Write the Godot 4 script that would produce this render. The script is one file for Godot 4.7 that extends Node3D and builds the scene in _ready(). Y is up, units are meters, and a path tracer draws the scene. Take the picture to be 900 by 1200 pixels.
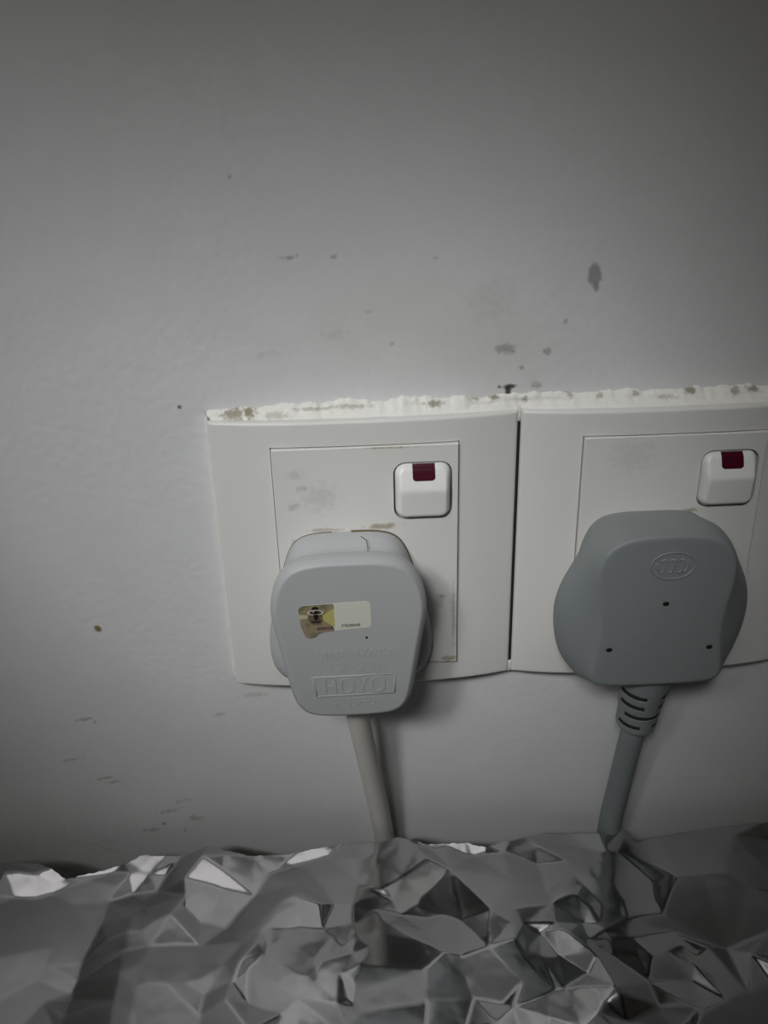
extends Node3D
# A pair of switched wall sockets with two plugs, above a foil covered worktop. Lengths in the helpers are millimetres.

const BASE := Vector3(0.0, 1.15, 0.0)      # the middle of the left socket on the wall
const K := 0.001
const PITCH := 86.86                        # from one socket to the next
const FOIL_Y := -103.0

var M := {}
var rng := RandomNumberGenerator.new()

func v3(x: float, y: float, z: float) -> Vector3:
	return Vector3(x, y, z) * K

# ---------------------------------------------------------------- helpers
func put(called: String, st: SurfaceTool, m: Material, parent: Node = self) -> MeshInstance3D:
	var o := MeshInstance3D.new()
	o.name = called
	o.mesh = st.commit()
	o.mesh.surface_set_material(0, m)
	parent.add_child(o, true)
	return o

func thing(called: String, label: String, category: String, at: Vector3, group := "") -> Node3D:
	var o := Node3D.new()
	o.name = called
	add_child(o, true)
	o.position = BASE + at * K
	o.set_meta("label", label)
	o.set_meta("category", category)
	if group != "":
		o.set_meta("group", group)
	return o

func structure(o: Node) -> void:
	o.set_meta("kind", "structure")

func mat(c: Color, rough: float, metal := 0.0) -> StandardMaterial3D:
	var m := StandardMaterial3D.new()
	m.albedo_color = c
	m.roughness = rough
	m.metallic = metal
	return m

func begin(smooth := true) -> SurfaceTool:
	var st := SurfaceTool.new()
	st.begin(Mesh.PRIMITIVE_TRIANGLES)
	st.set_smooth_group(0 if smooth else -1)
	return st

func tri(st: SurfaceTool, a: Vector3, b: Vector3, c: Vector3) -> void:
	st.add_vertex(a * K); st.add_vertex(b * K); st.add_vertex(c * K)

func quad(st: SurfaceTool, a: Vector3, b: Vector3, c: Vector3, d: Vector3) -> void:
	tri(st, a, b, c); tri(st, a, c, d)

# closed outline, mirrored left and right, from half of it (top middle, down the right side, bottom middle)
func outline(half: Array, n := 120, rounds := 2) -> PackedVector2Array:
	var p := PackedVector2Array()
	for k in half.size():
		p.append(Vector2(half[k][0], half[k][1]))
	for k in range(half.size() - 2, 0, -1):
		p.append(Vector2(-half[k][0], half[k][1]))
	for r in rounds:
		var q := PackedVector2Array()
		for k in p.size():
			var a := p[k]
			var b := p[(k + 1) % p.size()]
			q.append(a.lerp(b, 0.25)); q.append(a.lerp(b, 0.75))
		p = q
	# start on the top middle
	var start := 0
	for k in p.size():
		var a := p[k]
		var b := p[(k + 1) % p.size()]
		if a.x <= 0.0 and b.x > 0.0 and a.y > 0.0:
			start = k
	var s := PackedVector2Array()
	var a0 := p[start]
	var b0 := p[(start + 1) % p.size()]
	s.append(a0.lerp(b0, -a0.x / (b0.x - a0.x)))
	for k in p.size():
		s.append(p[(start + 1 + k) % p.size()])
	s.append(s[0])
	var total := 0.0
	for k in s.size() - 1:
		total += s[k].distance_to(s[k + 1])
	var out := PackedVector2Array()
	var seg := 0
	var gone := 0.0
	for k in n:
		var want := total * k / n
		while gone + s[seg].distance_to(s[seg + 1]) < want and seg < s.size() - 2:
			gone += s[seg].distance_to(s[seg + 1])
			seg += 1
		out.append(s[seg].lerp(s[seg + 1], (want - gone) / maxf(s[seg].distance_to(s[seg + 1]), 1e-6)))
	return out

func mix_outline(a: PackedVector2Array, b: PackedVector2Array, t: float) -> PackedVector2Array:
	var o := PackedVector2Array()
	for k in a.size():
		o.append(a[k].lerp(b[k], t))
	return o

func inset(a: PackedVector2Array, d: float) -> PackedVector2Array:
	var o := PackedVector2Array()
	for k in a.size():
		var t := (a[(k + 1) % a.size()] - a[(k - 1 + a.size()) % a.size()]).normalized()
		o.append(a[k] + Vector2(t.y, -t.x) * d)   # clockwise: the inside lies to the right
	return o

func ring(a: PackedVector2Array, z: float) -> PackedVector3Array:
	var o := PackedVector3Array()
	for q in a:
		o.append(Vector3(q.x, q.y, z))
	return o

func rounded(w: float, h: float, r: float, c := Vector2.ZERO, per := 8) -> PackedVector2Array:
	var o := PackedVector2Array()
	for q in [[1, 1, 90.0], [1, -1, 0.0], [-1, -1, -90.0], [-1, 1, -180.0]]:
		for k in per + 1:
			var a := deg_to_rad(q[2] - 90.0 * k / per)
			o.append(c + Vector2(q[0] * (w / 2 - r), q[1] * (h / 2 - r)) + Vector2(cos(a), sin(a)) * r)
	return o

# rings run clockwise seen from the front, the first one is the rearmost
func loft(st: SurfaceTool, rings: Array, back := true, front := true) -> void:
	for i in rings.size() - 1:
		var a: PackedVector3Array = rings[i]
		var b: PackedVector3Array = rings[i + 1]
		for k in a.size():
			var l := (k + 1) % a.size()
			tri(st, b[k], a[k], a[l])
			tri(st, b[k], a[l], b[l])
	for e in [[0, back], [rings.size() - 1, front]]:
		if not e[1]:
			continue
		var r: PackedVector3Array = rings[e[0]]
		var c := Vector3.ZERO
		for q in r:
			c += q
		c /= r.size()
		for k in r.size():
			var l := (k + 1) % r.size()
			if e[0] == 0:
				tri(st, c, r[l], r[k])
			else:
				tri(st, c, r[k], r[l])

func spline(pts: Array, n: int) -> PackedVector3Array:
	var c := Curve3D.new()
	for k in pts.size():
		var a: Vector3 = pts[maxi(k - 1, 0)]
		var b: Vector3 = pts[mini(k + 1, pts.size() - 1)]
		c.add_point(pts[k], -(b - a) / 6.0, (b - a) / 6.0)
	c.bake_interval = 0.5
	var o := PackedVector3Array()
	for k in n + 1:
		o.append(c.sample_baked(c.get_baked_length() * k / n))
	return o

func tube(st: SurfaceTool, path: PackedVector3Array, radius: Array, sides := 20, caps := true) -> void:
	var rings := []
	var up := Vector3.BACK
	for k in path.size():
		var t := (path[mini(k + 1, path.size() - 1)] - path[maxi(k - 1, 0)]).normalized()
		if absf(t.dot(up)) > 0.97:
			up = Vector3.RIGHT
		var x := up.cross(t).normalized()
		up = t.cross(x).normalized()
		var r: float = lerpf(radius[0], radius[1], float(k) / (path.size() - 1))
		var g := PackedVector3Array()
		for s in sides:
			var a := -TAU * s / sides
			g.append(path[k] + (x * cos(a) + up * sin(a)) * r)
		rings.append(g)
	loft(st, rings, caps, caps)

func box(st: SurfaceTool, lo: Vector3, hi: Vector3) -> void:
	var r := PackedVector2Array([Vector2(lo.x, hi.y), Vector2(hi.x, hi.y), Vector2(hi.x, lo.y), Vector2(lo.x, lo.y)])
	loft(st, [ring(r, lo.z), ring(r, hi.z)])

# lettering as wide as asked
func write_on(called: String, text: String, width: float, depth: float, at: Vector3, m: Material, parent: Node, bold := true, turn := 0.0, squash := 1.0) -> MeshInstance3D:
	var f := SystemFont.new()
	f.font_names = PackedStringArray(["Droid Sans"])
	f.font_weight = 700 if bold else 400
	var t := TextMesh.new()
	t.text = text
	t.font = f
	t.font_size = 32
	t.pixel_size = 0.001
	t.curve_step = 2.0
	var k := width * K / t.get_aabb().size.x
	t.depth = depth * K / k
	t.material = m
	var o := MeshInstance3D.new()
	o.name = called
	o.mesh = t
	parent.add_child(o, true)
	o.position = at * K
	o.rotation.z = turn
	o.scale = Vector3(k, k * squash, k)
	return o

# ---------------------------------------------------------------- materials
func bumps(freq: float, strength: float, sd: int) -> NoiseTexture2D:
	var n := FastNoiseLite.new()
	n.seed = sd
	n.noise_type = FastNoiseLite.TYPE_SIMPLEX
	n.frequency = freq
	n.fractal_octaves = 3
	var t := NoiseTexture2D.new()
	t.width = 512; t.height = 512
	t.seamless = true
	t.as_normal_map = true
	t.bump_strength = strength
	t.noise = n
	return t

func make_materials() -> void:
	M.plate = mat(Color(0.86, 0.855, 0.84), 0.42)
	M.rocker = mat(Color(0.90, 0.90, 0.88), 0.32)
	M.gap = mat(Color(0.10, 0.10, 0.09), 0.9)
	M.indicator = mat(Color(0.27, 0.055, 0.13), 0.22)
	M.white_plug = mat(Color(0.70, 0.708, 0.71), 0.5)
	M.grey_plug = mat(Color(0.535, 0.558, 0.558), 0.5)
	M.white_cord = mat(Color(0.80, 0.79, 0.76), 0.5)
	M.grey_cord = mat(Color(0.53, 0.56, 0.56), 0.55)
	for k in ["white_plug", "grey_plug"]:
		var m: StandardMaterial3D = M[k]
		m.normal_enabled = true
		m.normal_texture = bumps(0.06, 2.0, 5)
		m.normal_scale = 0.25
		m.uv1_triplanar = true
		m.uv1_scale = Vector3.ONE * 60.0
	M.dark_mark = mat(Color(0.05, 0.05, 0.05), 0.8)
	M.slot_shade = mat(Color(0.12, 0.13, 0.13), 0.85)
	M.ink = mat(Color(0.14, 0.13, 0.13), 0.7)
	M.grime = mat(Color(0.42, 0.37, 0.28), 0.95)
	M.foil = mat(Color(0.735, 0.735, 0.742), 0.15, 1.0)
	M.caulk = mat(Color.WHITE, 0.75)
	M.caulk.vertex_color_use_as_albedo = true
	M.room = mat(Color(0.62, 0.61, 0.59), 0.8)
	M.floor = mat(Color(0.34, 0.32, 0.30), 0.6)
	M.top = mat(Color(0.35, 0.34, 0.33), 0.4)

# soft stain with a ragged outline, painted as dirt into the colour picture of a surface
func stain(im: Image, lo: Vector2, px: float, at: Vector2, half: Vector2, tint: Color, strength: float, ragged: FastNoiseLite, turn := 0.0, soft := 0.45, rough := 0.55) -> void:
	var reach := maxf(half.x, half.y) * 1.8
	var a := (at - lo) / px
	var n := int(reach / px) + 1
	for j in range(-n, n + 1):
		for i in range(-n, n + 1):
			var x := int(a.x) + i
			var y := im.get_height() - 1 - (int(a.y) + j)
			if x < 0 or y < 0 or x >= im.get_width() or y >= im.get_height():
				continue
			var d := (Vector2(i, j) * px).rotated(-turn) / half
			var p := Vector2(x, y) * px
			var r := d.length() + ragged.get_noise_2d(p.x * 1.6, p.y * 1.6) * rough
			var w := clampf((1.0 - r) / soft, 0.0, 1.0)
			if w > 0.0:
				w *= strength * (0.8 + 0.5 * rough * ragged.get_noise_2d(p.x * 3.0 + 50.0, p.y * 3.0))
				im.set_pixel(x, y, im.get_pixel(x, y).lerp(tint, clampf(w, 0.0, 1.0)))

func ragged_noise(sd: int) -> FastNoiseLite:
	var n := FastNoiseLite.new()
	n.seed = sd
	n.frequency = 0.22
	n.fractal_octaves = 3
	return n

func wall_material() -> StandardMaterial3D:
	var lo := Vector2(-175, -155)
	var px := 0.35
	var im := Image.create(1024, 1024, false, Image.FORMAT_RGB8)
	im.fill(Color(0.845, 0.845, 0.845))
	var mottle := FastNoiseLite.new()
	mottle.seed = 9
	mottle.frequency = 0.02
	mottle.fractal_octaves = 4
	for y in 1024:
		for x in 1024:
			var t := 0.845 + 0.009 * mottle.get_noise_2d(x, y)
			im.set_pixel(x, y, Color(t, t, t))
	var r := ragged_noise(3)
	var grey := Color(0.50, 0.50, 0.48)
	var dark := Color(0.13, 0.12, 0.09)
	var moss := Color(0.62, 0.61, 0.50)
	# broad yellowish soiling above the sockets
	stain(im, lo, px, Vector2(12, 66), Vector2(34, 17), Color(0.79, 0.785, 0.74), 0.5, r, 0.0, 1.0, 0.15)
	stain(im, lo, px, Vector2(40, 60), Vector2(24, 18), Color(0.78, 0.775, 0.745), 0.45, r, 0.0, 1.0, 0.15)
	stain(im, lo, px, Vector2(35, 73), Vector2(8, 7), grey, 0.12, r, 0.3, 1.0, 0.3)
	# the chipped patch and the marks below it
	stain(im, lo, px, Vector2(62.3, 78.4), Vector2(2.1, 3.3), Color(0.52, 0.52, 0.51), 0.85, r, 0.0, 0.3, 0.22)
	stain(im, lo, px, Vector2(63.2, 75.0), Vector2(0.9, 1.7), Color(0.50, 0.50, 0.46), 0.7, r, 0.0, 0.6, 0.2)
	stain(im, lo, px, Vector2(39.3, 59.2), Vector2(3.6, 1.5), grey, 0.6, r)
	stain(im, lo, px, Vector2(50.8, 58.2), Vector2(1.3, 1.3), grey, 0.6, r)
	stain(im, lo, px, Vector2(48.3, 48.8), Vector2(1.4, 1.3), grey, 0.5, r)
	stain(im, lo, px, Vector2(44.0, 54.2), Vector2(0.8, 0.6), grey, 0.55, r)
	stain(im, lo, px, Vector2(55.3, 66.5), Vector2(0.7, 0.9), grey, 0.5, r)
	stain(im, lo, px, Vector2(56.5, 46.0), Vector2(2.4, 0.9), grey, 0.35, r)
	# the black T-shaped spot
	stain(im, lo, px, Vector2(40.6, 49.0), Vector2(2.4, 0.75), dark, 0.9, r, 0.1, 0.5, 0.35)
	stain(im, lo, px, Vector2(40.4, 47.2), Vector2(0.9, 2.2), dark, 0.9, r, 0.0, 0.5, 0.3)
	stain(im, lo, px, Vector2(37.8, 48.8), Vector2(0.7, 0.6), dark, 0.6, r)
	# brown spot and small specks
	stain(im, lo, px, Vector2(-83.9, -23.0), Vector2(1.25, 1.25), Color(0.36, 0.30, 0.14), 0.95, r, 0.0, 0.5)
	stain(im, lo, px, Vector2(-50.6, 46.4), Vector2(0.6, 0.7), dark, 0.75, r)
	for s in [[-17.5, 85.2, 2.6, 0.6, 0.5], [-6.6, 84.9, 1.3, 0.5, 0.5], [2.4, 70.6, 1.6, 0.5, 0.45], [8.6, 61.9, 0.6, 0.6, 0.6],
			[-94.0, -56.5, 3.6, 0.7, 0.5], [-90.6, -57.5, 0.7, 0.6, 0.5], [-100.0, -72.4, 4.0, 0.6, 0.4], [-91.0, -80.5, 3.8, 0.6, 0.4],
			[-88.0, -82.5, 3.0, 0.5, 0.35], [-74.0, -101.5, 0.9, 0.8, 0.65], [-67.0, -105.0, 0.7, 0.7, 0.6], [-71.0, -96.0, 5.0, 1.2, 0.3],
			[-79.0, -104.0, 3.6, 1.0, 0.35], [-63.0, -99.5, 2.6, 1.6, 0.3], [-66.0, -92.0, 3.2, 1.1, 0.25], [-50.0, -57.0, 2.2, 0.6, 0.3],
			[-7.0, 65.0, 4.0, 1.6, 0.02], [20.0, 84.0, 1.2, 0.5, 0.25], [-31.0, 105.0, 0.6, 0.6, 0.35], [-26.0, 60.0, 5.0, 1.2, 0.0]]:
		stain(im, lo, px, Vector2(s[0], s[1]), Vector2(s[2], s[3]), grey, s[4] + 0.12, r, 0.12, 0.8, 0.9)
	# dirt shed under the sockets
	for s in [[-38.0, -50.0], [20.0, -46.0], [52.0, -46.5], [-20.0, -52.0]]:
		stain(im, lo, px, Vector2(s[0], s[1]), Vector2(4.5, 1.0), moss, 0.35, r)
	var m := mat(Color.WHITE, 0.62)
	m.albedo_texture = ImageTexture.create_from_image(im)
	m.texture_repeat = false
	m.normal_enabled = true
	m.normal_texture = bumps(0.16, 3.0, 11)
	m.normal_scale = 0.05
	m.uv1_triplanar = false
	return m

# ---------------------------------------------------------------- the room
func build_room(lo: Vector3, hi: Vector3) -> void:
	# back wall, with the soiled stretch around the sockets carried by its colour picture
	var a := Vector2(-175, -155)
	var b := Vector2(-175 + 358.4, -155 + 358.4)
	var st := begin(false)
	var xs := [lo.x, a.x, b.x, hi.x]
	var ys := [lo.y, a.y, b.y, hi.y]
	var corner := func(x: float, y: float):
		st.set_uv(Vector2(clampf((x - a.x) / (b.x - a.x), 0.001, 0.999), clampf(1.0 - (y - a.y) / (b.y - a.y), 0.001, 0.999)))
		st.add_vertex(Vector3(x, y, 0) * K)
	for i in 3:
		for j in 3:
			for c in [[i, j], [i, j + 1], [i + 1, j + 1], [i, j], [i + 1, j + 1], [i + 1, j]]:
				corner.call(xs[c[0]], ys[c[1]])
	st.set_uv(Vector2(0.01, 0.01))
	var r := PackedVector2Array([Vector2(lo.x, hi.y), Vector2(hi.x, hi.y), Vector2(hi.x, lo.y), Vector2(lo.x, lo.y)])
	loft(st, [ring(r, -120.0), ring(r, 0.0)], true, false)
	st.generate_normals()
	st.generate_tangents()
	var w := put("wall_back", st, wall_material())
	w.position = BASE
	structure(w)
	for s in [["wall_left", Vector3(lo.x - 120, lo.y, -120), Vector3(lo.x, hi.y, hi.z + 120), M.room],
			["wall_right", Vector3(hi.x, lo.y, -120), Vector3(hi.x + 120, hi.y, hi.z + 120), M.room],
			["wall_front", Vector3(lo.x, lo.y, hi.z), Vector3(hi.x, hi.y, hi.z + 120), M.room],
			["ceiling", Vector3(lo.x - 120, hi.y, -120), Vector3(hi.x + 120, hi.y + 120, hi.z + 120), M.room],
			["floor", Vector3(lo.x - 120, lo.y - 120, -120), Vector3(hi.x + 120, lo.y, hi.z + 120), M.floor]]:
		var t := begin(false)
		box(t, s[1], s[2])
		t.generate_normals()
		var o := put(s[0], t, s[3])
		o.position = BASE
		structure(o)
	# the ledge that carries the foil, a narrow gap away from the wall
	var l := begin(false)
	box(l, Vector3(-700, -180, 22), Vector3(700, -140, 600))
	l.generate_normals()
	var c := put("trim_1", l, M.top)
	c.position = BASE
	structure(c)
	build_caulk(w)

# painted-over filler between the sockets and the wall: a rough bead, dirty in places
func bead(called: String, n: int, at: Callable, colour: Callable, parent: Node) -> void:
	var st := begin(true)
	var rows := []
	for i in n + 1:
		var row := []
		for j in 15:
			row.append(at.call(float(i) / n, j))
		rows.append(row)
	for i in n:
		for j in 14:
			for c in [[i, j], [i, j + 1], [i + 1, j + 1], [i, j], [i + 1, j + 1], [i + 1, j]]:
				st.set_color(colour.call(float(c[0]) / n, c[1], rows[c[0]][c[1]]))
				st.add_vertex(rows[c[0]][c[1]] * K)
	st.generate_normals()
	put(called, st, M.caulk, parent)

func build_caulk(wall: Node) -> void:
	var n := ragged_noise(21)
	n.frequency = 0.35
	var big := ragged_noise(8)
	big.frequency = 0.06
	var white := Color(0.80, 0.79, 0.74)
	var brown := Color(0.22, 0.19, 0.11)
	# [from x, to x, dirt spots and painted groove shade (x, y, half width, half height, strength)]
	for s in [[-43.2, 43.3, [[-36.0, 45.0, 4.0, 1.5, 0.75], [-31.5, 45.2, 2.2, 1.3, 0.9], [-24.0, 44.5, 4.5, 0.8, 0.4], [-3.0, 46.0, 6.0, 0.5, 0.5], [-14.0, 45.8, 7.0, 0.4, 0.5],
				[19.5, 46.0, 3.2, 0.7, 0.75], [31.0, 47.0, 2.2, 0.7, 0.6], [36.5, 46.9, 1.6, 0.6, 0.85]]],
			[43.3, 131.0, [[45.2, 46.0, 1.0, 0.9, 0.6], [58.0, 46.6, 1.0, 0.6, 0.6], [66.0, 46.4, 1.2, 0.7, 0.6], [76.0, 46.6, 1.3, 0.7, 0.6], [91.5, 46.8, 2.0, 0.7, 0.85],
				[104.0, 46.5, 2.0, 0.9, 0.65], [109.0, 46.8, 2.4, 0.9, 0.7], [116.0, 46.4, 1.6, 0.8, 0.5], [85.0, 45.4, 4.0, 0.5, 0.35]]]]:
		var x0: float = s[0]
		var x1: float = s[1]
		var spots: Array = s[2]
		bead("caulk_bead", 360, func(t: float, j: int):
			var x := lerpf(x0, x1, t)
			var u := (x - (0.0 if x0 < 0.0 else PITCH)) / 43.0
			var ze := 7.4 - 4.3 * pow(absf(minf(u, 1.0)), 3.0)
			var wide := 2.0 + 1.5 * smoothstep(-30.0, -20.0, x) + 1.3 * big.get_noise_1d(x * 2.0)
			var q := j / 14.0
			var y := lerpf(42.7, 43.2 + wide, smoothstep(0.0, 1.0, q)) + 0.25 * big.get_noise_2d(x * 3.0, 100.0) * q
			var z := lerpf(ze - 0.8, 0.15, pow(q, 0.65)) + (big.get_noise_2d(x * 2.6, q * 14.0) * 0.5 + 0.4) * sin(q * PI) - 0.75 * smoothstep(-26.0, -21.0, x) * clampf(0.55 + 1.5 * big.get_noise_1d(x * 1.4 + 33.0), 0.0, 1.0) * exp(-pow((q - 0.52) / 0.10, 2.0))
			if j == 14:
				z = -0.1
			return Vector3(x, y, z),
		func(t: float, j: int, p: Vector3):
			var w := 0.10 * clampf(n.get_noise_2d(p.x * 1.1, p.y * 2.5) + 0.1, 0.0, 1.0)
			for d in spots:
				var r := Vector2((p.x - d[0]) / d[2], (p.y - d[1] + 0.6) / (d[3] * 1.3)).length() + n.get_noise_2d(p.x * 1.6, p.y * 2.4) * 0.6
				w = maxf(w, d[4] * clampf((1.0 - r) / 0.5, 0.0, 1.0))
			return white.lerp(brown, w), wall)
	# down the left side of the left socket
	bead("caulk_bead", 160, func(t: float, j: int):
		var y := lerpf(44.2, -41.5, t)
		var q := j / 14.0
		var wide := 1.0 + 0.5 * big.get_noise_1d(y * 2.0 + 70.0)
		var x := lerpf(-42.8, -43.2 - wide, q)
		var z := lerpf(3.0, -0.1, pow(q, 0.8)) + (0.25 * n.get_noise_2d(y * 0.9, q * 6.0) + 0.2) * sin(q * PI)
		return Vector3(x, y, z),
	func(_t: float, _j: int, p: Vector3):
		return white.lerp(brown, 0.12 * clampf(n.get_noise_2d(p.x * 6.0, p.y * 3.0), 0.0, 1.0)), wall)
	# and a thin fillet along the bottom of both
	for cx in [0.0, PITCH]:
		bead("caulk_bead", 160, func(t: float, j: int):
			var x := lerpf(43.0, -43.0, t)
			var q := j / 14.0
			var ze := 7.4 - 4.3 * pow(absf(x) / 43.0, 3.0)
			var y := lerpf(-42.6, -43.4 - 1.5 - 0.5 * big.get_noise_1d(x * 2.0 + cx), q)
			var z := lerpf(ze - 1.6, -0.05, pow(q, 0.6)) + 0.15 * n.get_noise_2d(x * 0.8, q * 5.0 + cx) * sin(q * PI)
			return Vector3(cx + x, y, z),
		func(_t: float, _j: int, p: Vector3):
			return white.lerp(brown, 0.10 * clampf(n.get_noise_2d(p.x * 1.2, p.y * 3.0) + 0.2, 0.0, 1.0)), wall)
	# dark strip for both shade and dirt in the slit between the sockets
	var slit := begin(false)
	box(slit, Vector3(43.03, -39.6, -0.5), Vector3(43.83, 39.8, 2.7))
	slit.generate_normals()
	put("shade_and_dirt_line", slit, M.gap, wall)
	# filler closing the top and the bottom of the slit between the two sockets
	for e in [[39.6, 43.6], [-43.3, -39.4]]:
		var st := begin(true)
		var rr := rounded(1.3, e[1] - e[0], 0.4, Vector2(43.43, (e[0] + e[1]) / 2))
		loft(st, [ring(rr, 0.0), ring(rr, 2.9), ring(inset(rr, 0.3), 3.3)])
		st.generate_normals()
		var cm: StandardMaterial3D = mat(Color(0.86, 0.85, 0.82), 0.6)
		put("filler_plug", st, cm, wall)

# ---------------------------------------------------------------- sockets
const PW := 51.8      # inset module
const PH := 71.2
const HOLE := Vector2(15.9, 21.9)

func plate_z(x: float, y: float) -> float:
	var z := 7.55 - 3.85 * pow(absf(x) / 43.0, 3.0)
	var d := minf(43.0 - absf(x), 43.0 - absf(y))
	if d < 0.9:
		z -= 0.9 - sqrt(maxf(0.81 - (0.9 - d) * (0.9 - d), 0.0))
	return z

func steps(lo: float, hi: float, n: int) -> Array:
	var o := []
	for k in n + 1:
		o.append(lerpf(lo, hi, float(k) / n))
	return o

func panel_material(spots: Array, sd: int) -> StandardMaterial3D:
	var im := Image.create(256, 352, false, Image.FORMAT_RGB8)
	im.fill(Color(0.86, 0.855, 0.84))
	var r := ragged_noise(sd)
	for s in spots:
		stain(im, Vector2(-PW / 2, -PH / 2), PW / 256.0, Vector2(s[0], s[1]), Vector2(s[2], s[3]), s[5], s[4], r, 0.0, 0.7)
	var m := mat(Color.WHITE, 0.42)
	m.albedo_texture = ImageTexture.create_from_image(im)
	m.texture_repeat = false
	return m

func build_socket(at_x: float, label: String, spots: Array, sd: int) -> void:
	var s := thing("wall_socket", label, "socket", Vector3(at_x, 0, 0), "pair of switched wall sockets")
	# faceplate: bowed across, with an opening for the module
	var hw := PW / 2 + 0.3
	var hh := PH / 2 + 0.3
	var xs := [-43.0, -42.85, -42.6, -42.3, -42.1] + steps(-41.5, -hw, 8) + steps(-hw, hw, 14).slice(1) + steps(hw, 41.5, 8).slice(1) + [42.1, 42.3, 42.6, 42.85, 43.0]
	var ys := [-43.0, -42.85, -42.6, -42.3, -42.1] + steps(-41.0, -hh, 2) + steps(-hh, hh, 10).slice(1) + steps(hh, 41.0, 2).slice(1) + [42.1, 42.3, 42.6, 42.85, 43.0]
	var st := begin(true)
	for i in xs.size() - 1:
		for j in ys.size() - 1:
			var cx: float = (xs[i] + xs[i + 1]) / 2
			var cy: float = (ys[j] + ys[j + 1]) / 2
			if absf(cx) < hw and absf(cy) < hh:
				continue
			var p := func(a: int, b: int): return Vector3(xs[a], ys[b], plate_z(xs[a], ys[b]))
			quad(st, p.call(i, j), p.call(i, j + 1), p.call(i + 1, j + 1), p.call(i + 1, j))
	st.set_smooth_group(1)
	for i in xs.size() - 1:
		for e in [[43.0, 1], [-43.0, -1]]:
			var a := Vector3(xs[i], e[0], plate_z(xs[i], e[0]))
			var b := Vector3(xs[i + 1], e[0], plate_z(xs[i + 1], e[0]))
			if e[1] > 0:
				quad(st, a, Vector3(a.x, a.y, 0), Vector3(b.x, b.y, 0), b)
			else:
				quad(st, b, Vector3(b.x, b.y, 0), Vector3(a.x, a.y, 0), a)
	for j in ys.size() - 1:
		for e in [[43.0, 1], [-43.0, -1]]:
			var a := Vector3(e[0], ys[j], plate_z(e[0], ys[j]))
			var b := Vector3(e[0], ys[j + 1], plate_z(e[0], ys[j + 1]))
			if e[1] > 0:
				quad(st, b, Vector3(b.x, b.y, 0), Vector3(a.x, a.y, 0), a)
			else:
				quad(st, a, Vector3(a.x, a.y, 0), Vector3(b.x, b.y, 0), b)
	# the walls of the opening
	st.set_smooth_group(-1)
	for i in xs.size() - 1:
		if absf((xs[i] + xs[i + 1]) / 2) < hw:
			for e in [hh, -hh]:
				var a := Vector3(xs[i], e, plate_z(xs[i], e))
				var b := Vector3(xs[i + 1], e, plate_z(xs[i + 1], e))
				if e > 0:
					quad(st, b, Vector3(b.x, b.y, 3), Vector3(a.x, a.y, 3), a)
				else:
					quad(st, a, Vector3(a.x, a.y, 3), Vector3(b.x, b.y, 3), b)
	for j in ys.size() - 1:
		if absf((ys[j] + ys[j + 1]) / 2) < hh:
			for e in [hw, -hw]:
				var a := Vector3(e, ys[j], plate_z(e, ys[j]))
				var b := Vector3(e, ys[j + 1], plate_z(e, ys[j + 1]))
				if e > 0:
					quad(st, a, Vector3(a.x, a.y, 3), Vector3(b.x, b.y, 3), b)
				else:
					quad(st, b, Vector3(b.x, b.y, 3), Vector3(a.x, a.y, 3), a)
	st.generate_normals()
	put("faceplate", st, M.plate, s)
	# dark bottom of the seams
	st = begin(false)
	box(st, Vector3(-hw, -hh, 2.0), Vector3(hw, hh, 4.5))
	st.generate_normals()
	put("back_box", st, M.gap, s)
	# the module with the round-cornered opening for its switch
	var hole := rounded(16.6, 17.4, 3.5, HOLE, 8)
	var border := PackedVector2Array()
	var inner := PackedVector2Array()
	var box_corners := [Vector2(PW / 2, PH / 2), Vector2(PW / 2, -PH / 2), Vector2(-PW / 2, -PH / 2), Vector2(-PW / 2, PH / 2)]
	var rays := []
	for q in hole:
		rays.append([(q - HOLE).angle(), q])
	for c in box_corners:
		var dir: Vector2 = (c - HOLE).normalized()
		var hit := HOLE
		for k in hole.size():
			var x = Geometry2D.segment_intersects_segment(HOLE, HOLE + dir * 40.0, hole[k], hole[(k + 1) % hole.size()])
			if x != null:
				hit = x
		rays.append([dir.angle(), hit])
	rays.sort_custom(func(a, b): return a[0] > b[0])
	for q in rays:
		var d: Vector2 = (q[1] - HOLE).normalized()
		var t := 1e9
		if d.x > 1e-6: t = minf(t, (PW / 2 - HOLE.x) / d.x)
		if d.x < -1e-6: t = minf(t, (-PW / 2 - HOLE.x) / d.x)
		if d.y > 1e-6: t = minf(t, (PH / 2 - HOLE.y) / d.y)
		if d.y < -1e-6: t = minf(t, (-PH / 2 - HOLE.y) / d.y)
		border.append(HOLE + d * t)
		inner.append(q[1])
	st = begin(false)
	var shrink := func(p: PackedVector2Array, d: float):
		var o := PackedVector2Array()
		for q in p:
			o.append(Vector2(q.x * (1.0 - d / (PW / 2)), q.y * (1.0 - d / (PH / 2))))
		return o
	var panel_rings := [ring(border, 4.6), ring(border, 7.75), ring(shrink.call(border, 0.12), 7.92), ring(shrink.call(border, 0.3), 8.0), ring(inner, 8.0), ring(inner, 4.6)]
	loft(st, panel_rings, true, false)
	st.generate_normals()
	# colour picture laid flat over the module
	var am: ArrayMesh = st.commit()
	var mdt := MeshDataTool.new()
	mdt.create_from_surface(am, 0)
	for k in mdt.get_vertex_count():
		var p := mdt.get_vertex(k) / K
		mdt.set_vertex_uv(k, Vector2((p.x + PW / 2) / PW, 0.5 - p.y / PH))
	am.clear_surfaces()
	mdt.commit_to_surface(am)
	var module := MeshInstance3D.new()
	module.name = "socket_module"
	module.mesh = am
	am.surface_set_material(0, panel_material(spots, sd))
	s.add_child(module, true)
	# rocker
	st = begin(true)
	var rr := []
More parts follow.
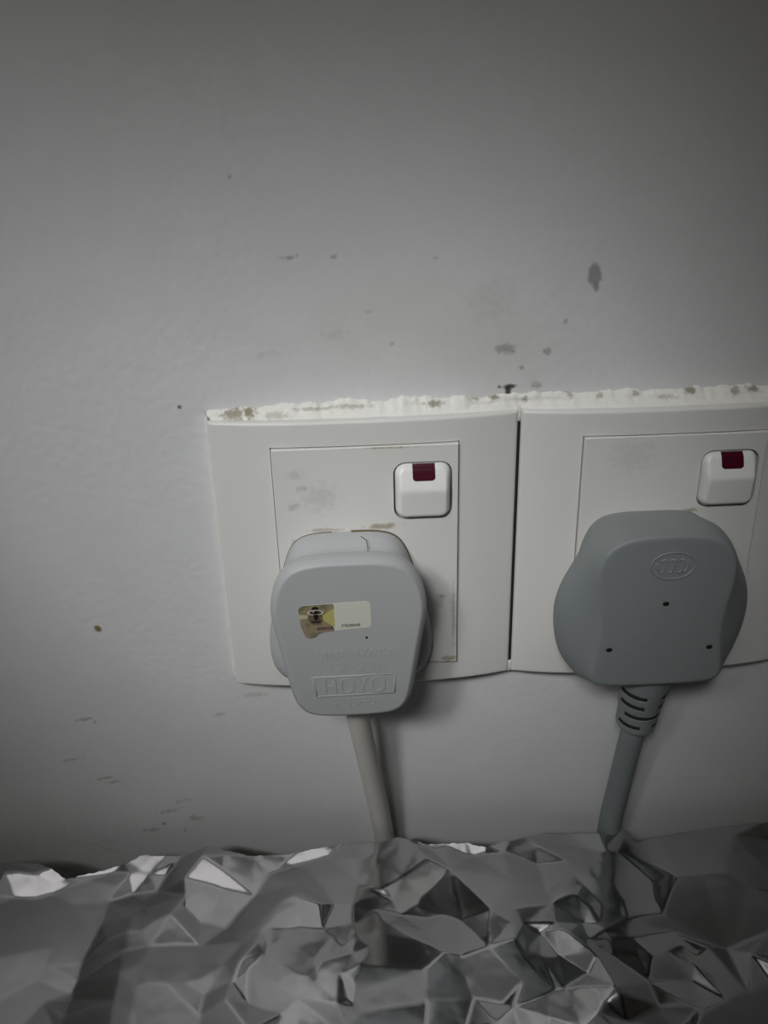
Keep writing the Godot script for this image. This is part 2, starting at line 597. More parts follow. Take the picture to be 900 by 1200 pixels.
	for d in [[0.0, 4.6], [0.0, 7.0], [0.05, -1.0], [0.15, -1.0], [0.3, -1.0], [0.5, -1.0], [0.8, -1.0], [1.1, -1.0], [1.4, -1.0], [1.7, -1.0], [2.0, -1.0], [2.6, -1.0], [3.2, -1.0], [3.9, -1.0], [4.6, -1.0], [5.3, -1.0], [6.0, -1.0], [6.7, -1.0], [7.3, -1.0]]:
		var w: float = 15.6 - 2.0 * d[0]
		var h: float = 16.4 - 2.0 * d[0]
		var o := rounded(w, h, clampf(3.0 - d[0], 0.15, 3.0), Vector2.ZERO, 8)
		# points along the straight sides too, so that the ridge has somewhere to bend
		var full := PackedVector2Array()
		for k in o.size():
			var a := o[k]
			var b := o[(k + 1) % o.size()]
			var parts := 14 if k % 9 == 8 else 1
			for q in parts:
				full.append(a.lerp(b, float(q) / parts))
		var g := PackedVector3Array()
		for q in full:
			g.append(Vector3(q.x + HOLE.x, q.y + HOLE.y, d[1] if d[1] > 0.0 else rocker_z(q.x, q.y)))
		rr.append(g)
	loft(st, rr, false, true)
	st.generate_normals()
	var rocker := put("rocker_switch", st, M.rocker, s)
	# dark red window at its top
	st = begin(true)
	var nx := 10
	var ny := 10
	var cell := func(i: int, j: int):
		var y := lerpf(3.7, 8.1, float(j) / ny)
		var hw2 := 3.15
		if y < 4.5:
			hw2 -= 0.8 - sqrt(maxf(0.64 - (4.5 - y) * (4.5 - y), 0.0))
		var x := lerpf(-hw2, hw2, float(i) / nx)
		return Vector3(HOLE.x + x + 0.2, HOLE.y + y, rocker_z(x + 0.2, y) + 0.07)
	for i in nx:
		for j in ny:
			quad(st, cell.call(i, j), cell.call(i, j + 1), cell.call(i + 1, j + 1), cell.call(i + 1, j))
	st.generate_normals()
	var win := put("indicator_window", st, M.indicator, rocker)
	win.set_meta("label", "dark red indicator window")

func rocker_z(x: float, y: float) -> float:
	# a roof shape: the upper face slopes back to the panel, the lower one is nearly upright
	var up := 11.0 - (y - 1.0) * 0.40
	var low := 11.0 - (1.0 - y) * 0.13
	var k := 0.35
	var h := clampf(0.5 + 0.5 * (low - up) / k, 0.0, 1.0)
	var top := lerpf(low, up, h) - k * h * (1.0 - h)
	# distance to the rounded outline
	var q := Vector2(absf(x) - (7.8 - 3.0), absf(y) - (8.2 - 3.0))
	var d := 3.0 - (Vector2(maxf(q.x, 0), maxf(q.y, 0)).length() + minf(maxf(q.x, q.y), 0.0))
	var t := clampf(d / 1.7, 0.0, 1.0)
	return lerpf(7.4, top, 1.0 - (1.0 - t) * (1.0 - t))

# ---------------------------------------------------------------- plugs
func build_white_plug() -> void:
	var p := thing("power_plug", "white moulded plug with a white and gold sticker, in the left socket", "plug", Vector3(-6.2, 0, 0), "plugs in the wall sockets")
	var base := outline([[0, 10.2], [9.5, 10.2], [15, 8.2], [18, 2.0], [20.6, -8], [23.6, -17], [24.9, -27], [23.0, -35], [17, -38.6], [0, -38.8]])
	var face := outline([[0, 10.4], [8.5, 10.4], [15.6, 8.8], [19.9, 3.6], [21.8, -4], [21.2, -10], [19.6, -19], [17.9, -30], [16.4, -37], [12.5, -40.6], [6, -41.2], [0, -41.3]])
	var waist := inset(face, 2.6)
	var st := begin(true)
	loft(st, [ring(base, 8.05), ring(base, 8.3), ring(mix_outline(base, waist, 0.04), 11.0), ring(mix_outline(base, waist, 0.35), 12.6), ring(mix_outline(base, waist, 0.8), 14.0), ring(waist, 16.0), ring(waist, 19.0), ring(inset(face, 1.6), 20.6), ring(inset(face, 0.9), 21.0)])
	st.generate_normals()
	put("body", st, M.white_plug, p)
	st = begin(true)
	loft(st, [ring(inset(face, 1.2), 20.6), ring(inset(face, 0.5), 20.8), ring(inset(face, 0.1), 21.4), ring(face, 22.2), ring(face, 24.4), ring(inset(face, 0.25), 25.0), ring(inset(face, 0.8), 25.7), ring(inset(face, 1.35), 26.2), ring(inset(face, 1.65), 26.36), ring(inset(face, 1.85), 26.4), ring(inset(face, 2.2), 26.4)])
	st.generate_normals()
	var cover := put("front_cover", st, M.white_plug, p)
	var zf := 26.4
	# raised lettering and the frame round the middle word
	var tilt := 0.012
	write_on("raised_lettering", "UNBREAKABLE", 21.5, 0.27, Vector3(1.2, -19.0, zf), M.white_plug, cover, true, tilt)
	write_on("raised_lettering", "13A  250V", 17.0, 0.22, Vector3(1.6, -23.4, zf), M.white_plug, cover, false, tilt)
	write_on("raised_lettering", "HOYO", 17.5, 0.34, Vector3(0.6, -29.8, zf), M.white_plug, cover, false, tilt)
	write_on("raised_lettering", "FUSED", 12.0, 0.27, Vector3(0.6, -35.4, zf), M.white_plug, cover, true, tilt)
	st = begin(true)
	var fr := PackedVector3Array()
	for q in [[-11.2, -26.4], [12.4, -26.2], [12.0, -32.6], [-10.2, -33.0]]:
		fr.append(Vector3(q[0], q[1], zf))
	for k in 4:
		tube(st, PackedVector3Array([fr[k], fr[(k + 1) % 4]]), [0.24, 0.24], 8)
	st.generate_normals()
	put("raised_frame", st, M.white_plug, cover)
	# the small moulding dot under the sticker
	st = begin(true)
	var dot := PackedVector2Array()
	for k in 12:
		dot.append(Vector2(4.6, -13.9) + Vector2(sin(TAU * k / 12), cos(TAU * k / 12)) * 0.38)
	loft(st, [ring(dot, zf - 0.2), ring(dot, zf + 0.05)])
	st.generate_normals()
	put("moulding_dot", st, M.ink, cover)
	build_sticker(p, zf)
	# a hairline crack with dirt on top of the body
	st = begin(true)
	tube(st, PackedVector3Array([Vector3(4.2, 10.35, 12.0), Vector3(5.6, 10.2, 14.0), Vector3(5.9, 8.5, 16.0), Vector3(5.8, 7.7, 18.8), Vector3(5.9, 9.2, 20.5)]), [0.14, 0.08], 6)
	st.generate_normals()
	put("crack", st, M.grime, p)
	# grime along the joint with the socket
	st = begin(true)
	var path := PackedVector3Array()
	for k in range(1, 26):
		path.append(Vector3(base[k].x, base[k].y + 0.05, 8.1))
	tube(st, path, [0.42, 0.2], 6)
	path = PackedVector3Array()
	for k in range(100, 118):
		path.append(Vector3(base[k].x, base[k].y + 0.05, 8.0))
	tube(st, path, [0.12, 0.16], 6)
	st.generate_normals()
	put("grime_line", st, M.grime, p)
	# flex
	st = begin(true)
	tube(st, spline([Vector3(0, -36, 16), Vector3(0.6, -44, 15.6), Vector3(1.3, -52, 14), Vector3(4.6, -78, 9.6), Vector3(7.9, -105, 6.0), Vector3(9.0, -125, 5.4), Vector3(9.4, -190, 5.2), Vector3(9.4, -260, 5.2)], 60), [3.5, 3.2], 24)
	st.generate_normals()
	put("flex", st, M.white_cord, p)

func build_sticker(p: Node3D, zf: float) -> void:
	var w := 20.0
	var h := 11.6
	var lo := Vector2(-13.8, -13.6)
	var nx := 300
	var ny := 174
	var im := Image.create(nx, ny, false, Image.FORMAT_RGB8)
	im.fill(Color(0.84, 0.84, 0.79))
	var r := ragged_noise(31)
	r.frequency = 0.017
	for y in ny:
		for x in nx:
			var u := x * w / nx
			var edge := 9.4 + 0.35 * sin(y * 0.05)
			if u < edge:
				var n := r.get_noise_2d(x * 1.0, y * 1.0)
				var m := r.get_noise_2d(x * 1.2 + 300.0, y * 1.2)
				var c := Color(0.56, 0.53, 0.42)
				if n > 0.18: c = Color(0.62, 0.52, 0.47)
				elif n < -0.2: c = Color(0.46, 0.46, 0.35)
				c = c.lerp(Color(0.62, 0.58, 0.40), clampf(m * 0.7, 0.0, 0.5))
				im.set_pixel(x, y, c)
	# pale wedges left and right of the emblem
	for y in ny:
		for x in nx:
			var u := x * w / nx
			var v := y * h / ny
			if u > 5.6 and u < 9.7 and absf(v - 4.9) < (u - 5.6) * 0.75 and v > 2.2:
				im.set_pixel(x, y, Color(0.74, 0.72, 0.44))
			if u < 2.4 and absf(v - 4.4) < 0.75 - u * 0.1:
				im.set_pixel(x, y, Color(0.76, 0.74, 0.60))
	# round emblem: dark dome, white crescent with a dark centre, dark stem
	for y in ny:
		for x in nx:
			var u := x * w / nx - 4.6
			var v := y * h / ny
			var c := im.get_pixel(x, y)
			if Vector2(u / 2.0, (v - 5.0) / 2.1).length() < 1.0: c = c.lerp(Color(0.30, 0.22, 0.20), 0.55)
			if Vector2(u / 1.0, (v - 2.1) / 0.8).length() < 1.0: c = Color(0.16, 0.14, 0.12)
			if Vector2(u / 2.2, (v - 3.15) / 0.85).length() < 1.0: c = Color(0.84, 0.82, 0.76)
			if Vector2(u / 1.7, (v - 3.15) / 0.62).length() < 1.0: c = Color(0.30, 0.24, 0.24)
			if Vector2((u - 0.1) / 0.65, (v - 3.0) / 0.4).length() < 1.0: c = Color(0.08, 0.07, 0.07)
			if Vector2((u + 0.5) / 0.28, (v - 2.85) / 0.2).length() < 1.0: c = Color(0.8, 0.8, 0.8)
			if absf(u - 0.1) < 0.75 - (v - 3.8) * 0.2 and v > 3.8 and v < 5.6: c = Color(0.12, 0.09, 0.10)
			if absf(u) < 1.3 and v > 5.8 and v < 6.4: c = c.lerp(Color(0.16, 0.13, 0.12), 0.75)
			im.set_pixel(x, y, c)
	var m := mat(Color.WHITE, 0.3)
	m.albedo_texture = ImageTexture.create_from_image(im)
	m.texture_repeat = false
	var pts := [[0.6, 10.5], [1.6, 10.7], [9.6, 11.0], [18.6, 11.3], [19.5, 10.9], [19.8, 10.2], [19.9, 4.0], [19.6, 3.3], [18.8, 3.0], [10.0, 2.4], [6.6, 2.0], [5.2, 1.5], [4.4, 0.6], [2.8, 0.1], [1.6, 0.6], [1.0, 2.2], [0.4, 4.4], [0.0, 9.6]]
	var poly := PackedVector2Array()
	for q in pts:
		poly.append(Vector2(q[0], q[1]))
	var st := begin(false)
	var ids := Geometry2D.triangulate_polygon(poly)
	var z := zf + 0.12
	for k in range(0, ids.size(), 3):
		var t := [poly[ids[k]], poly[ids[k + 1]], poly[ids[k + 2]]]
		if (t[1] - t[0]).cross(t[2] - t[0]) > 0.0:
			t = [t[0], t[2], t[1]]
		for q in t:
			st.set_uv(Vector2(q.x / w, 1.0 - q.y / h))
			st.add_vertex(Vector3(q.x + lo.x, q.y + lo.y, z) * K)
	for k in poly.size():
		var a := poly[k]
		var b := poly[(k + 1) % poly.size()]
		var va := Vector3(a.x + lo.x, a.y + lo.y, z)
		var vb := Vector3(b.x + lo.x, b.y + lo.y, z)
		st.set_uv(Vector2(0.95, 0.1))
		quad(st, va, va - Vector3(0, 0, 0.16), vb - Vector3(0, 0, 0.16), vb)
	st.generate_normals()
	var s := put("sticker", st, m, p)
	s.set_meta("label", "white and gold sticker with a round emblem")
	write_on("printed_number", "WA0GA", 4.6, 0.04, Vector3(lo.x + 7.0, lo.y + 3.3, z), M.ink, s, true, 0.05)
	write_on("printed_number", "77030505", 5.2, 0.04, Vector3(lo.x + 14.2, lo.y + 3.9, z), M.ink, s, true, 0.03)

func build_grey_plug() -> void:
	var p := thing("power_plug", "large blue-grey moulded plug with ribbed cord neck, in the right socket", "plug", Vector3(80.9, 0, 0), "plugs in the wall sockets")
	var base := outline([[0, 12.9], [9, 12.9], [15, 11.3], [18.4, 5.5], [19.8, -2], [22.8, -9.3], [23.6, -18], [23.2, -27], [20.6, -33], [16, -35.4], [0, -35.6]])
	var wide := outline([[0, 14.0], [10.5, 13.9], [16.5, 12.2], [20.5, 7.6], [23.4, 1.5], [26.6, -4.5], [28.4, -11.5], [28.0, -20], [25.8, -28], [21.6, -34.0], [16, -35.6], [0, -35.7]])
	var face := outline([[0, 14.0], [8.0, 13.7], [13.6, 12.4], [17.6, 9.0], [19.4, 3.4], [19.0, -3], [17.6, -11], [17.6, -20], [18.9, -27], [19.2, -31.5], [15.5, -33.6], [0, -33.9]])
	var st := begin(true)
	loft(st, [ring(base, 8.05), ring(base, 8.4), ring(mix_outline(base, wide, 0.15), 10.5), ring(mix_outline(base, wide, 0.6), 13.5), ring(mix_outline(base, wide, 0.92), 15.8), ring(wide, 17.6), ring(mix_outline(wide, face, 0.06), 19.4), ring(mix_outline(wide, face, 0.20), 21.2), ring(mix_outline(wide, face, 0.42), 23.2), ring(mix_outline(wide, face, 0.68), 25.0), ring(mix_outline(wide, face, 0.90), 26.4),
		ring(mix_outline(wide, face, 0.98), 26.95), ring(inset(face, 0.35), 27.25), ring(inset(face, 0.9), 27.4), ring(inset(face, 1.6), 27.4)])
	st.generate_normals()
	put("body", st, M.grey_plug, p)
	var zf := 27.4
	# oval badge with three slanted strokes
	st = begin(true)
	var c := Vector3(1.2, 5.0, zf)
	var oval := PackedVector3Array()
	for k in 41:
		var a := TAU * k / 40
		oval.append(c + Vector3(6.1 * cos(a), 4.0 * sin(a), 0.0))
	tube(st, oval, [0.27, 0.27], 8, false)
	for k in 3:
		var x := -2.6 + 2.5 * k
		tube(st, spline([c + Vector3(x - 0.7, 1.5, 0), c + Vector3(x + 0.45, 1.9, 0), c + Vector3(x + 0.2, 0, 0), c + Vector3(x - 0.1, -1.7, 0), c + Vector3(x - 1.0, -2.0, 0)], 14), [0.33, 0.33], 8)
	tube(st, spline([c + Vector3(2.6, -1.8, 0), c + Vector3(3.8, -1.2, 0), c + Vector3(4.2, 0.4, 0), c + Vector3(4.0, 1.4, 0)], 10), [0.3, 0.3], 8)
	tube(st, spline([c + Vector3(-4.4, 1.0, 0), c + Vector3(-4.5, -0.4, 0), c + Vector3(-3.6, -1.6, 0)], 10), [0.26, 0.26], 8)
	st.generate_normals()
	put("raised_badge", st, M.grey_plug, p)
	write_on("raised_lettering", "13A", 8.0, 0.3, Vector3(-5.2, -18.6, zf), M.grey_plug, p, false, 0.02)
	write_on("raised_lettering", "250V", 9.0, 0.3, Vector3(-4.2, -23.6, zf), M.grey_plug, p, false, 0.02)
	# three small dark holes
	for q in [[0.5, -6.8], [-14.2, -21.0], [14.5, -21.5]]:
		st = begin(true)
		var dot := PackedVector2Array()
		for k in 14:
			dot.append(Vector2(q[0], q[1]) + Vector2(sin(TAU * k / 14), cos(TAU * k / 14)) * Vector2(0.95, 0.72))
		loft(st, [ring(dot, zf - 1.0), ring(dot, zf + 0.04)])
		st.generate_normals()
		put("pin_hole", st, M.dark_mark, p)
	# dark scuff on the upper left shoulder
	st = begin(true)
	tube(st, PackedVector3Array([Vector3(-16.3, 9.2, 26.75), Vector3(-15.2, 10.5, 26.72), Vector3(-13.6, 11.4, 26.8)]), [0.5, 0.25], 8)
	st.generate_normals()
	put("scuff", st, M.ink, p)
	# ribbed strain relief: grooves cut into a tapering neck
	st = begin(true)
	var n := 150
	var sides := 96
	var from := Vector3(1.7, -30.0, 17.8)
	var to := Vector3(0.5, -58.0, 14.7)
	var axis := (to - from).normalized()
	var x := axis.cross(Vector3.BACK).normalized()      # points to the left
	var f := x.cross(axis).normalized()                 # points to the front
	if f.z < 0.0: f = -f
	x = f.cross(axis).normalized()
	var rings := []
	for i in n + 1:
		var t := float(i) / n
		var along := t * from.distance_to(to)
		var g := PackedVector3Array()
		for k in sides:
			var a := TAU * k / sides
			var side := x * sin(a) + f * cos(a)
			var r := 7.6 - 1.5 * smoothstep(0.15, 0.9, t)
			r += 1.8 * pow(1.0 - smoothstep(0.0, 0.30, t), 2.0)
			if t > 0.93:
				r *= lerpf(1.0, 0.62, pow((t - 0.93) / 0.07, 1.6))
			var deg := rad_to_deg(wrapf(atan2(side.x, side.z), -PI, PI))
			for q in 4:
				var mid := 11.4 + 4.15 * q
				var cut := false
				if q % 2 == 0 and q == 2:
					cut = deg > -62.0 and deg < 62.0 or absf(deg) > 118.0
				else:
					cut = (deg > -82.0 and deg < -8.0) or (deg > 30.0 and deg < 100.0)
				if cut:
					var w := clampf((0.72 - absf(along - mid)) / 0.12, 0.0, 1.0)
					r -= (r - 3.3) * w
			g.append(from + axis * along + side * r)
		rings.append(g)
	if (rings[0][0] - rings[0][1]).cross(rings[0][2] - rings[0][1]).dot(axis) < 0.0:
		for g in rings:
			g.reverse()
	loft(st, rings)
	st.generate_normals()
	var neck := put("strain_relief", st, M.grey_plug, p)
	# dark arcs set into the slots, standing in for the shade inside
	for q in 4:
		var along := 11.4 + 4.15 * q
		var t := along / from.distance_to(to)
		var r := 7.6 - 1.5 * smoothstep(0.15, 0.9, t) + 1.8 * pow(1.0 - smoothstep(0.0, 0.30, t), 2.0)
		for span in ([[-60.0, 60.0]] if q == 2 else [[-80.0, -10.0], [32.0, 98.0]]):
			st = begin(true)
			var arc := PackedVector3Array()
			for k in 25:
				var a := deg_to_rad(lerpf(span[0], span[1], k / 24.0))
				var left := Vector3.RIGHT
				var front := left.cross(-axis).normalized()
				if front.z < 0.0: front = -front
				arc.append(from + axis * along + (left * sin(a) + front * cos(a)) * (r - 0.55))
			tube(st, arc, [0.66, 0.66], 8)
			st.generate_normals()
			put("slot_shade", st, M.slot_shade, neck)
	st = begin(true)
	tube(st, spline([Vector3(0.6, -56, 14.9), Vector3(0.3, -61, 14.2), Vector3(-0.2, -84, 9.8), Vector3(-0.9, -106, 6.2), Vector3(-1.0, -126, 5.6), Vector3(-1.0, -190, 5.4), Vector3(-1.0, -260, 5.4)], 60), [3.75, 3.95], 24)
	st.generate_normals()
	put("flex", st, M.grey_cord, p)

# ---------------------------------------------------------------- foil
func build_foil() -> void:
	var o := thing("aluminium_foil", "crumpled silver aluminium foil laid below the sockets, torn edge along the wall", "foil", Vector3(0, FOIL_Y, 0))
	# corners of the facets of the crumpled sheet: across, out from the wall, height over the ledge
	var corners := [
		-149.6,5.5,9, 58.9,1.3,-2, 64.5,5.7,-2.2, 84.9,5.4,-1.4, -134.5,14,5.2, -128.3,15.9,6.4, -127.3,9.8,6.2, -122.6,16.4,7.5, -117.3,16,6.5, -112.3,16.5,5.1, -89.3,15,-0.5, -84.1,12.4,0.3, -82.9,15.8,-1.2, -80.7,6.7,2.5,
		-76.3,16.1,-2.1, -70.4,16.5,-2.7, -67.5,7.2,0.9, -67,12.9,-0.9, -58.4,15.6,3.5, -56.9,9.5,3, -51.8,14.4,1.9, -42.3,14.2,0, -32.5,14.2,-0.8, -31.2,16.8,-1.6, -28.4,17.9,-2.5, -25.2,13.3,-0.4, -23.1,17,-2.2, -18,13.2,-0.1,
		-17,15.8,-1.5, -11.4,12.7,0.1, -6.9,17.3,0.8, -1.2,11.2,1.9, 5.9,14.3,1, 6.2,9.2,2, 11.7,15.1,0.6, 15.9,10.9,1.7, 17,15.9,-0.6, 22.8,15.2,-0.6, 23.3,10.6,1.7, 28.4,17.3,-2.2, 29.2,13.1,0.1, 31.3,17.5,-2.6,
		34.7,17.2,-2.2, 35.3,14.4,-0.8, 45.4,9.5,1.2, 51.1,12.6,-0.9, 58.1,8.5,-1.8, 64.5,13,-3.3, 70.5,14.8,-3.2, 75.2,7.9,-0.5, 76.4,17,-2.1, 80.3,16.3,-2.4, 81.3,11.5,-2, 85.6,8.3,-1.8, 95,9.3,-0.7, 104.4,10,0.4,
		112.3,12.9,1.3, 121.4,12.1,2.4, 133.8,14.2,1.7, 136.1,6.3,5, 142.9,11.8,2, -139.5,28.3,8.8, -131.4,21.5,6, -124.1,24,5.4, -122.1,27.3,4.2, -117.2,24.2,2.9, -111.1,24.2,1.4, -106.7,18.2,2.5, -106.5,22.3,0.6, -101.6,19.8,0.7,
		-98.8,26,-1, -95.5,18.1,-0, -87.6,25.4,-2.8, -85.7,19.7,-1.5, -81,22.2,-4.3, -76.4,25,-3.8, -75.2,29.6,-2.2, -72.8,22.2,-4.2, -63.3,22.4,1.5, -62.1,28.5,-0.2, -51.7,24.6,-2, -51.4,19.8,0.2, -40.3,27.6,-3.9, -36.3,20.7,-2.5,
		-27.5,28.3,0.3, -23.8,20.6,-2, -8.4,30,0.5, -8.2,27.5,0.4, -8.1,20.1,1, -0.9,23,0.5, -0.9,18.4,1.2, 7,26.9,0, 15.2,20.4,0.9, 17.8,29.7,-1.6, 22.7,24.5,-0.6, 41,18.4,-0.7, 51.5,21.5,-3.2, 61.9,25.9,-0.9,
		62.3,21.7,-1.5, 68.9,29.6,-0.5, 74.8,28,-0.4, 80.9,29.8,-0.5, 102.4,29.6,2.5, 111.1,29.1,3.3, 116.6,20.5,2.2, 123.8,18.5,0.2, 139.6,18.9,-0.3, 150.5,18.6,-0.2, -125.7,35.2,5.9, -100.9,41.6,-0.9, -96.5,37.9,-1.7, -92.8,33.8,-2.6,
		-89.3,39.8,-3.5, -88,33,-3.2, -83.6,41,-0.9, -77.7,39.7,0.4, -77.3,32.5,-1.1, -73.8,40.3,0.3, -70.1,37.4,0.8, -65.4,35.7,1.1, -62.1,31.9,-1, -56.9,36.4,-3.4, -52.9,36.8,-4.3, -52.6,30.7,-3.2, -48.4,38,-5.1, -44.7,32.3,-4.7,
		-36.9,39.9,-0.7, -32.7,38.6,0, -31.3,33.9,0.2, -27.1,33.3,1.3, -26.3,35.9,0.8, -25,38.6,0.4, -19.2,36.8,1.2, -14.7,35.8,-0.2, -9.5,37.8,0.9, -2.4,39.2,-0.5, -0.8,33.3,-0.4, 0.6,31.6,0.3, 3.2,35.1,-1.3, 5.5,39.8,-2.6,
		10.9,36.6,-2.6, 12.2,34,-2.2, 13.3,41.7,-2.6, 18.6,40.7,-2.4, 39.5,40.6,0.4, 40.4,30.1,0.6, 51.7,33.6,-1.8, 52.3,38.9,-0.4, 57,34.9,0.2, 60.7,36.5,0.5, 63.7,40.2,0.2, 64.2,31.9,-0.9, 67.7,39.6,-0.8, 73.6,31.7,-0.2,
		74.8,37.6,-0.4, 85.3,37,-0.6, 86.8,30.8,-0.7, 94.1,31,2.3, 116.2,34.6,2.2, 121.4,40.6,1.6, 129.9,38.2,-0.2, 134.3,30.1,-3.3, -130.7,48.7,8.7, -121.8,45.1,5.5, -118.9,53.9,4.1, -113.9,46.3,3, -111.9,53.2,1.8, -107,43.8,1.1,
		-101.3,52.4,-1.6, -100.6,47.3,-1.4, -90.6,46.7,-3.3, -90.5,51.9,-4.4, -77.5,46,-1.2, -70.9,52.6,1, -70.8,49.2,0.2, -70,45.8,-0.6, -55,44.7,-3.4, -54.8,51.6,-1.8, -46.7,54,-1.1, -42.1,46.8,-1.3, -37.8,47.9,0.1, -37.2,43.7,-0.4,
		-35.5,48.2,-0.5, -35.1,51.9,-0.5, -30.5,47.8,-0.6, -30.1,43.4,-0.6, -25,43.1,-0.5, -18.2,44.7,-0.3, -15.1,48.7,-0.2, -12.1,52.2,0, -12,44.3,0.3, -11.5,49.5,0.2, -9.1,45.4,0.8, -8.2,49.9,0.9, -4.5,53.2,1, -2.9,47.4,0.5,
		0.9,44.6,0.1, 11.7,52.7,1.1, 12.9,48,-0.6, 23.5,43.2,-2.2, 32.7,42.4,1.4, 38.5,52.8,1.4, 38.7,46.9,0.8, 42,46.6,-0.1, 46.6,49,-1.6, 51.1,48.6,-0, 52,46.6,-0.3, 54.4,50,0.5, 60.4,52.4,-0, 60.4,45.5,-1.8,
		65.2,45.7,-0.6, 66,49,-0.4, 67.2,51.9,-1, 72.9,43.4,-0.5, 73.4,51.5,-0.8, 74.1,45.5,-0.1, 85.7,42.8,-0.3, 86.3,49,-1.5, 102.2,53.7,-3.2, 117.6,48.9,-0.6, 137.2,42.8,-0.3, -124,63.8,5.5, -115.9,60.9,2.5, -109.6,58.9,0.6,
		-107.6,65.5,-0, -97.8,58.9,-2.6, -93.4,65.9,-2.4, -91.1,55.2,-4.8, -90.6,57.8,-4.3, -90.2,64.2,-2, -76.5,55.1,1.5, -76.2,63.8,0.9, -70.1,60.6,1.9, -67.6,59.5,2, -61.8,60.2,1.8, -57.5,59.5,0.5, -54.9,60.6,0, -53.3,59,0.1,
		-50.9,63.3,-0.7, -50.5,57.1,-0.1, -48.5,58.9,-0.4, -43.6,60.6,0.3, -41.7,54.2,0.8, -39.1,56.6,-0.3, -20.1,54.2,-0.3, -19.9,62.5,0.2, -17.8,55.9,0.2, -12.7,61.5,0.7, -9.6,54.5,0.8, -9.1,63.3,1.1, -6.7,59.2,1.5, 11.2,62,1.9,
		13.3,55.2,1.3, 16.9,56.3,1.5, 21.8,57.3,0.5, 22.7,63.2,-0.8, 29.7,55.3,1.3, 38,65.7,-0.3, 40.1,58.6,0.5, 41.5,54.5,0, 45.2,57.8,-0.5, 50.4,57.2,-1.1, 56.1,57,0.2, 57.3,63.2,-1, 59.2,55.9,1, 61,58.7,0.7,
		61.9,55.9,0, 65.8,57.2,-1.2, 73.5,57.9,-0.9, 73.8,65.9,-0.7, 77.6,58.2,-0.2, 83,56.3,-0.9, 87.1,65.1,-1.9, 88.1,54.5,-0.2, 89,60.7,-0.5, 90.3,58.1,-0.2, 91.2,56,-0.4, 94.9,55.7,0.5, 107.3,57.1,0.1, 110.8,62.5,2.9,
		113.6,57.6,-0.2, 129.1,58.2,-0, -116.5,77,2, -113.2,68.9,1.6, -110.6,75.2,0.7, -104.8,74.9,-0.6, -103.3,70.8,-1.1, -99.5,75.2,-1.6, -92,76.1,-1.8, -90.7,71.2,-2.7, -87.8,76.6,-1.8, -84.4,76.6,-1.9, -75.7,71.5,0.1, -70.5,74,0.3,
		-70.3,67.1,1, -51.1,70.3,0.1, -50.6,75.8,-0.5, -44.2,66.9,1.8, -38.6,66.7,-1, -36.6,76.6,2.1, -33.6,69.6,-0.3, -28.9,71.5,0.2, -24.5,67.4,0.2, -14.1,77.1,-0.2, -13.4,70.1,0.8, -11.1,76.5,0.1, -10.9,69,0.3, -8.8,66.5,0.9,
		-8.8,71,0.4, -7.3,72.9,-0, 10.6,71,0.6, 20.7,77.3,-1.6, 23.8,69,-1.8, 28.6,76.8,-0.7, 31.8,70.9,-1.7, 33.8,72.4,-0.9, 38.7,71,-0.9, 42.9,76.5,-0, 44,69,-0.9, 46.6,67.9,-0.8, 49.5,67.8,-0.5, 54.1,68.1,1,
		56.3,77.5,2.4, 58.3,69.2,2.3, 58.9,74.3,2.9, 62.4,70.7,4.1, 63.6,72.8,3.6, 73.8,73.6,-0.4, 82.5,76.4,-0.3, 83.6,74,0.1, 85.9,75.3,0.3, 93.7,72.3,0.3, 100.8,69.6,0.4, 105.7,74.5,0.3, 108.7,67.6,0.7, 120.2,74.3,0.4,
		-112.4,87.8,-0.1, -76,78.7,-0.6, -70.7,79.5,-0.5, -63,79.9,-0.8, -56.6,80.1,-0.9, -50.2,81.5,-0.3, -42.1,82.6,0.4, -34.6,83.7,0.8, -31.3,78.6,0.7, -28,84.6,0.6, -21.4,85.1,0.3, -14.2,85.2,0.2, -10.9,85.1,0.2, -9.5,78.3,-0.1,
		-8.6,85.4,0.2, -2.4,85.5,0.2, 3.7,86.4,0.2, 9.2,86.3,0.1, 9.7,78.8,0.6, 13.5,86.2,-0.1, 18,86.3,-0.3, 23.4,80.8,-0.6, 24.5,87.4,-0.4, 29.9,83.1,-0.7, 35.9,84.9,-0.5, 41.7,87.6,0, 42.8,81.7,-0, 45.3,87.8,0.2,
		46.1,84.8,0.6, 50.6,88.2,0.6, 51.1,81,1.6, 56.5,88.4,1.1, 61.6,88.7,1, 62.3,84.7,2, 62.6,82.4,1.6, 63.6,78.7,0.6, 69.3,88.4,0.2, 75,80.9,-1.1, 75.2,88.1,-0.2, 78.1,88.2,-0.3, 81.2,81.2,-0.3, 85.8,87.5,-0.9,
		92.4,88,-0.7, 99,88.2,-0.2, 102.6,81.5,-0.1, -82.8,91,-0.5, -55.3,94,-0.1, -28.5,97,1.1, -0.3,98.5,0.5, 28,99.5,-0.2, 55.5,100.5,-0.1, 81.2,101.6,0.7, 111.7,90.6,0.4,
	]
	var edge := [[-200,12],[-128,10.9],[-114,12.3],[-103,17.8],[-84,12.4],[-80,10.4],[-67,11.1],[-57,11.7],[-44,14.4],[-33,14.5],[-13,12.5],[-1,14.2],[6,12.0],[16,14.5],[23,14.1],[29,13.9],[36,15.3],[45,13.7],[57,8.9],[66,8.2],[78,10.1],[84,6.8],[87,13.1],[104,10.7],[136,7.8],[210,9]]
	var x0 := -150.0
	var z0 := 2.0
	var step := 0.5
	var w := 641
	var h := 281
	var spots := PackedVector2Array()
	var tall := PackedFloat32Array()
	for k in range(0, corners.size(), 3):
		spots.append(Vector2(corners[k], corners[k + 1]))
		tall.append(corners[k + 2])
	var ht := PackedFloat32Array(); ht.resize(w * h)
	var done := PackedByteArray(); done.resize(w * h)
	var ids := Geometry2D.triangulate_delaunay(spots)
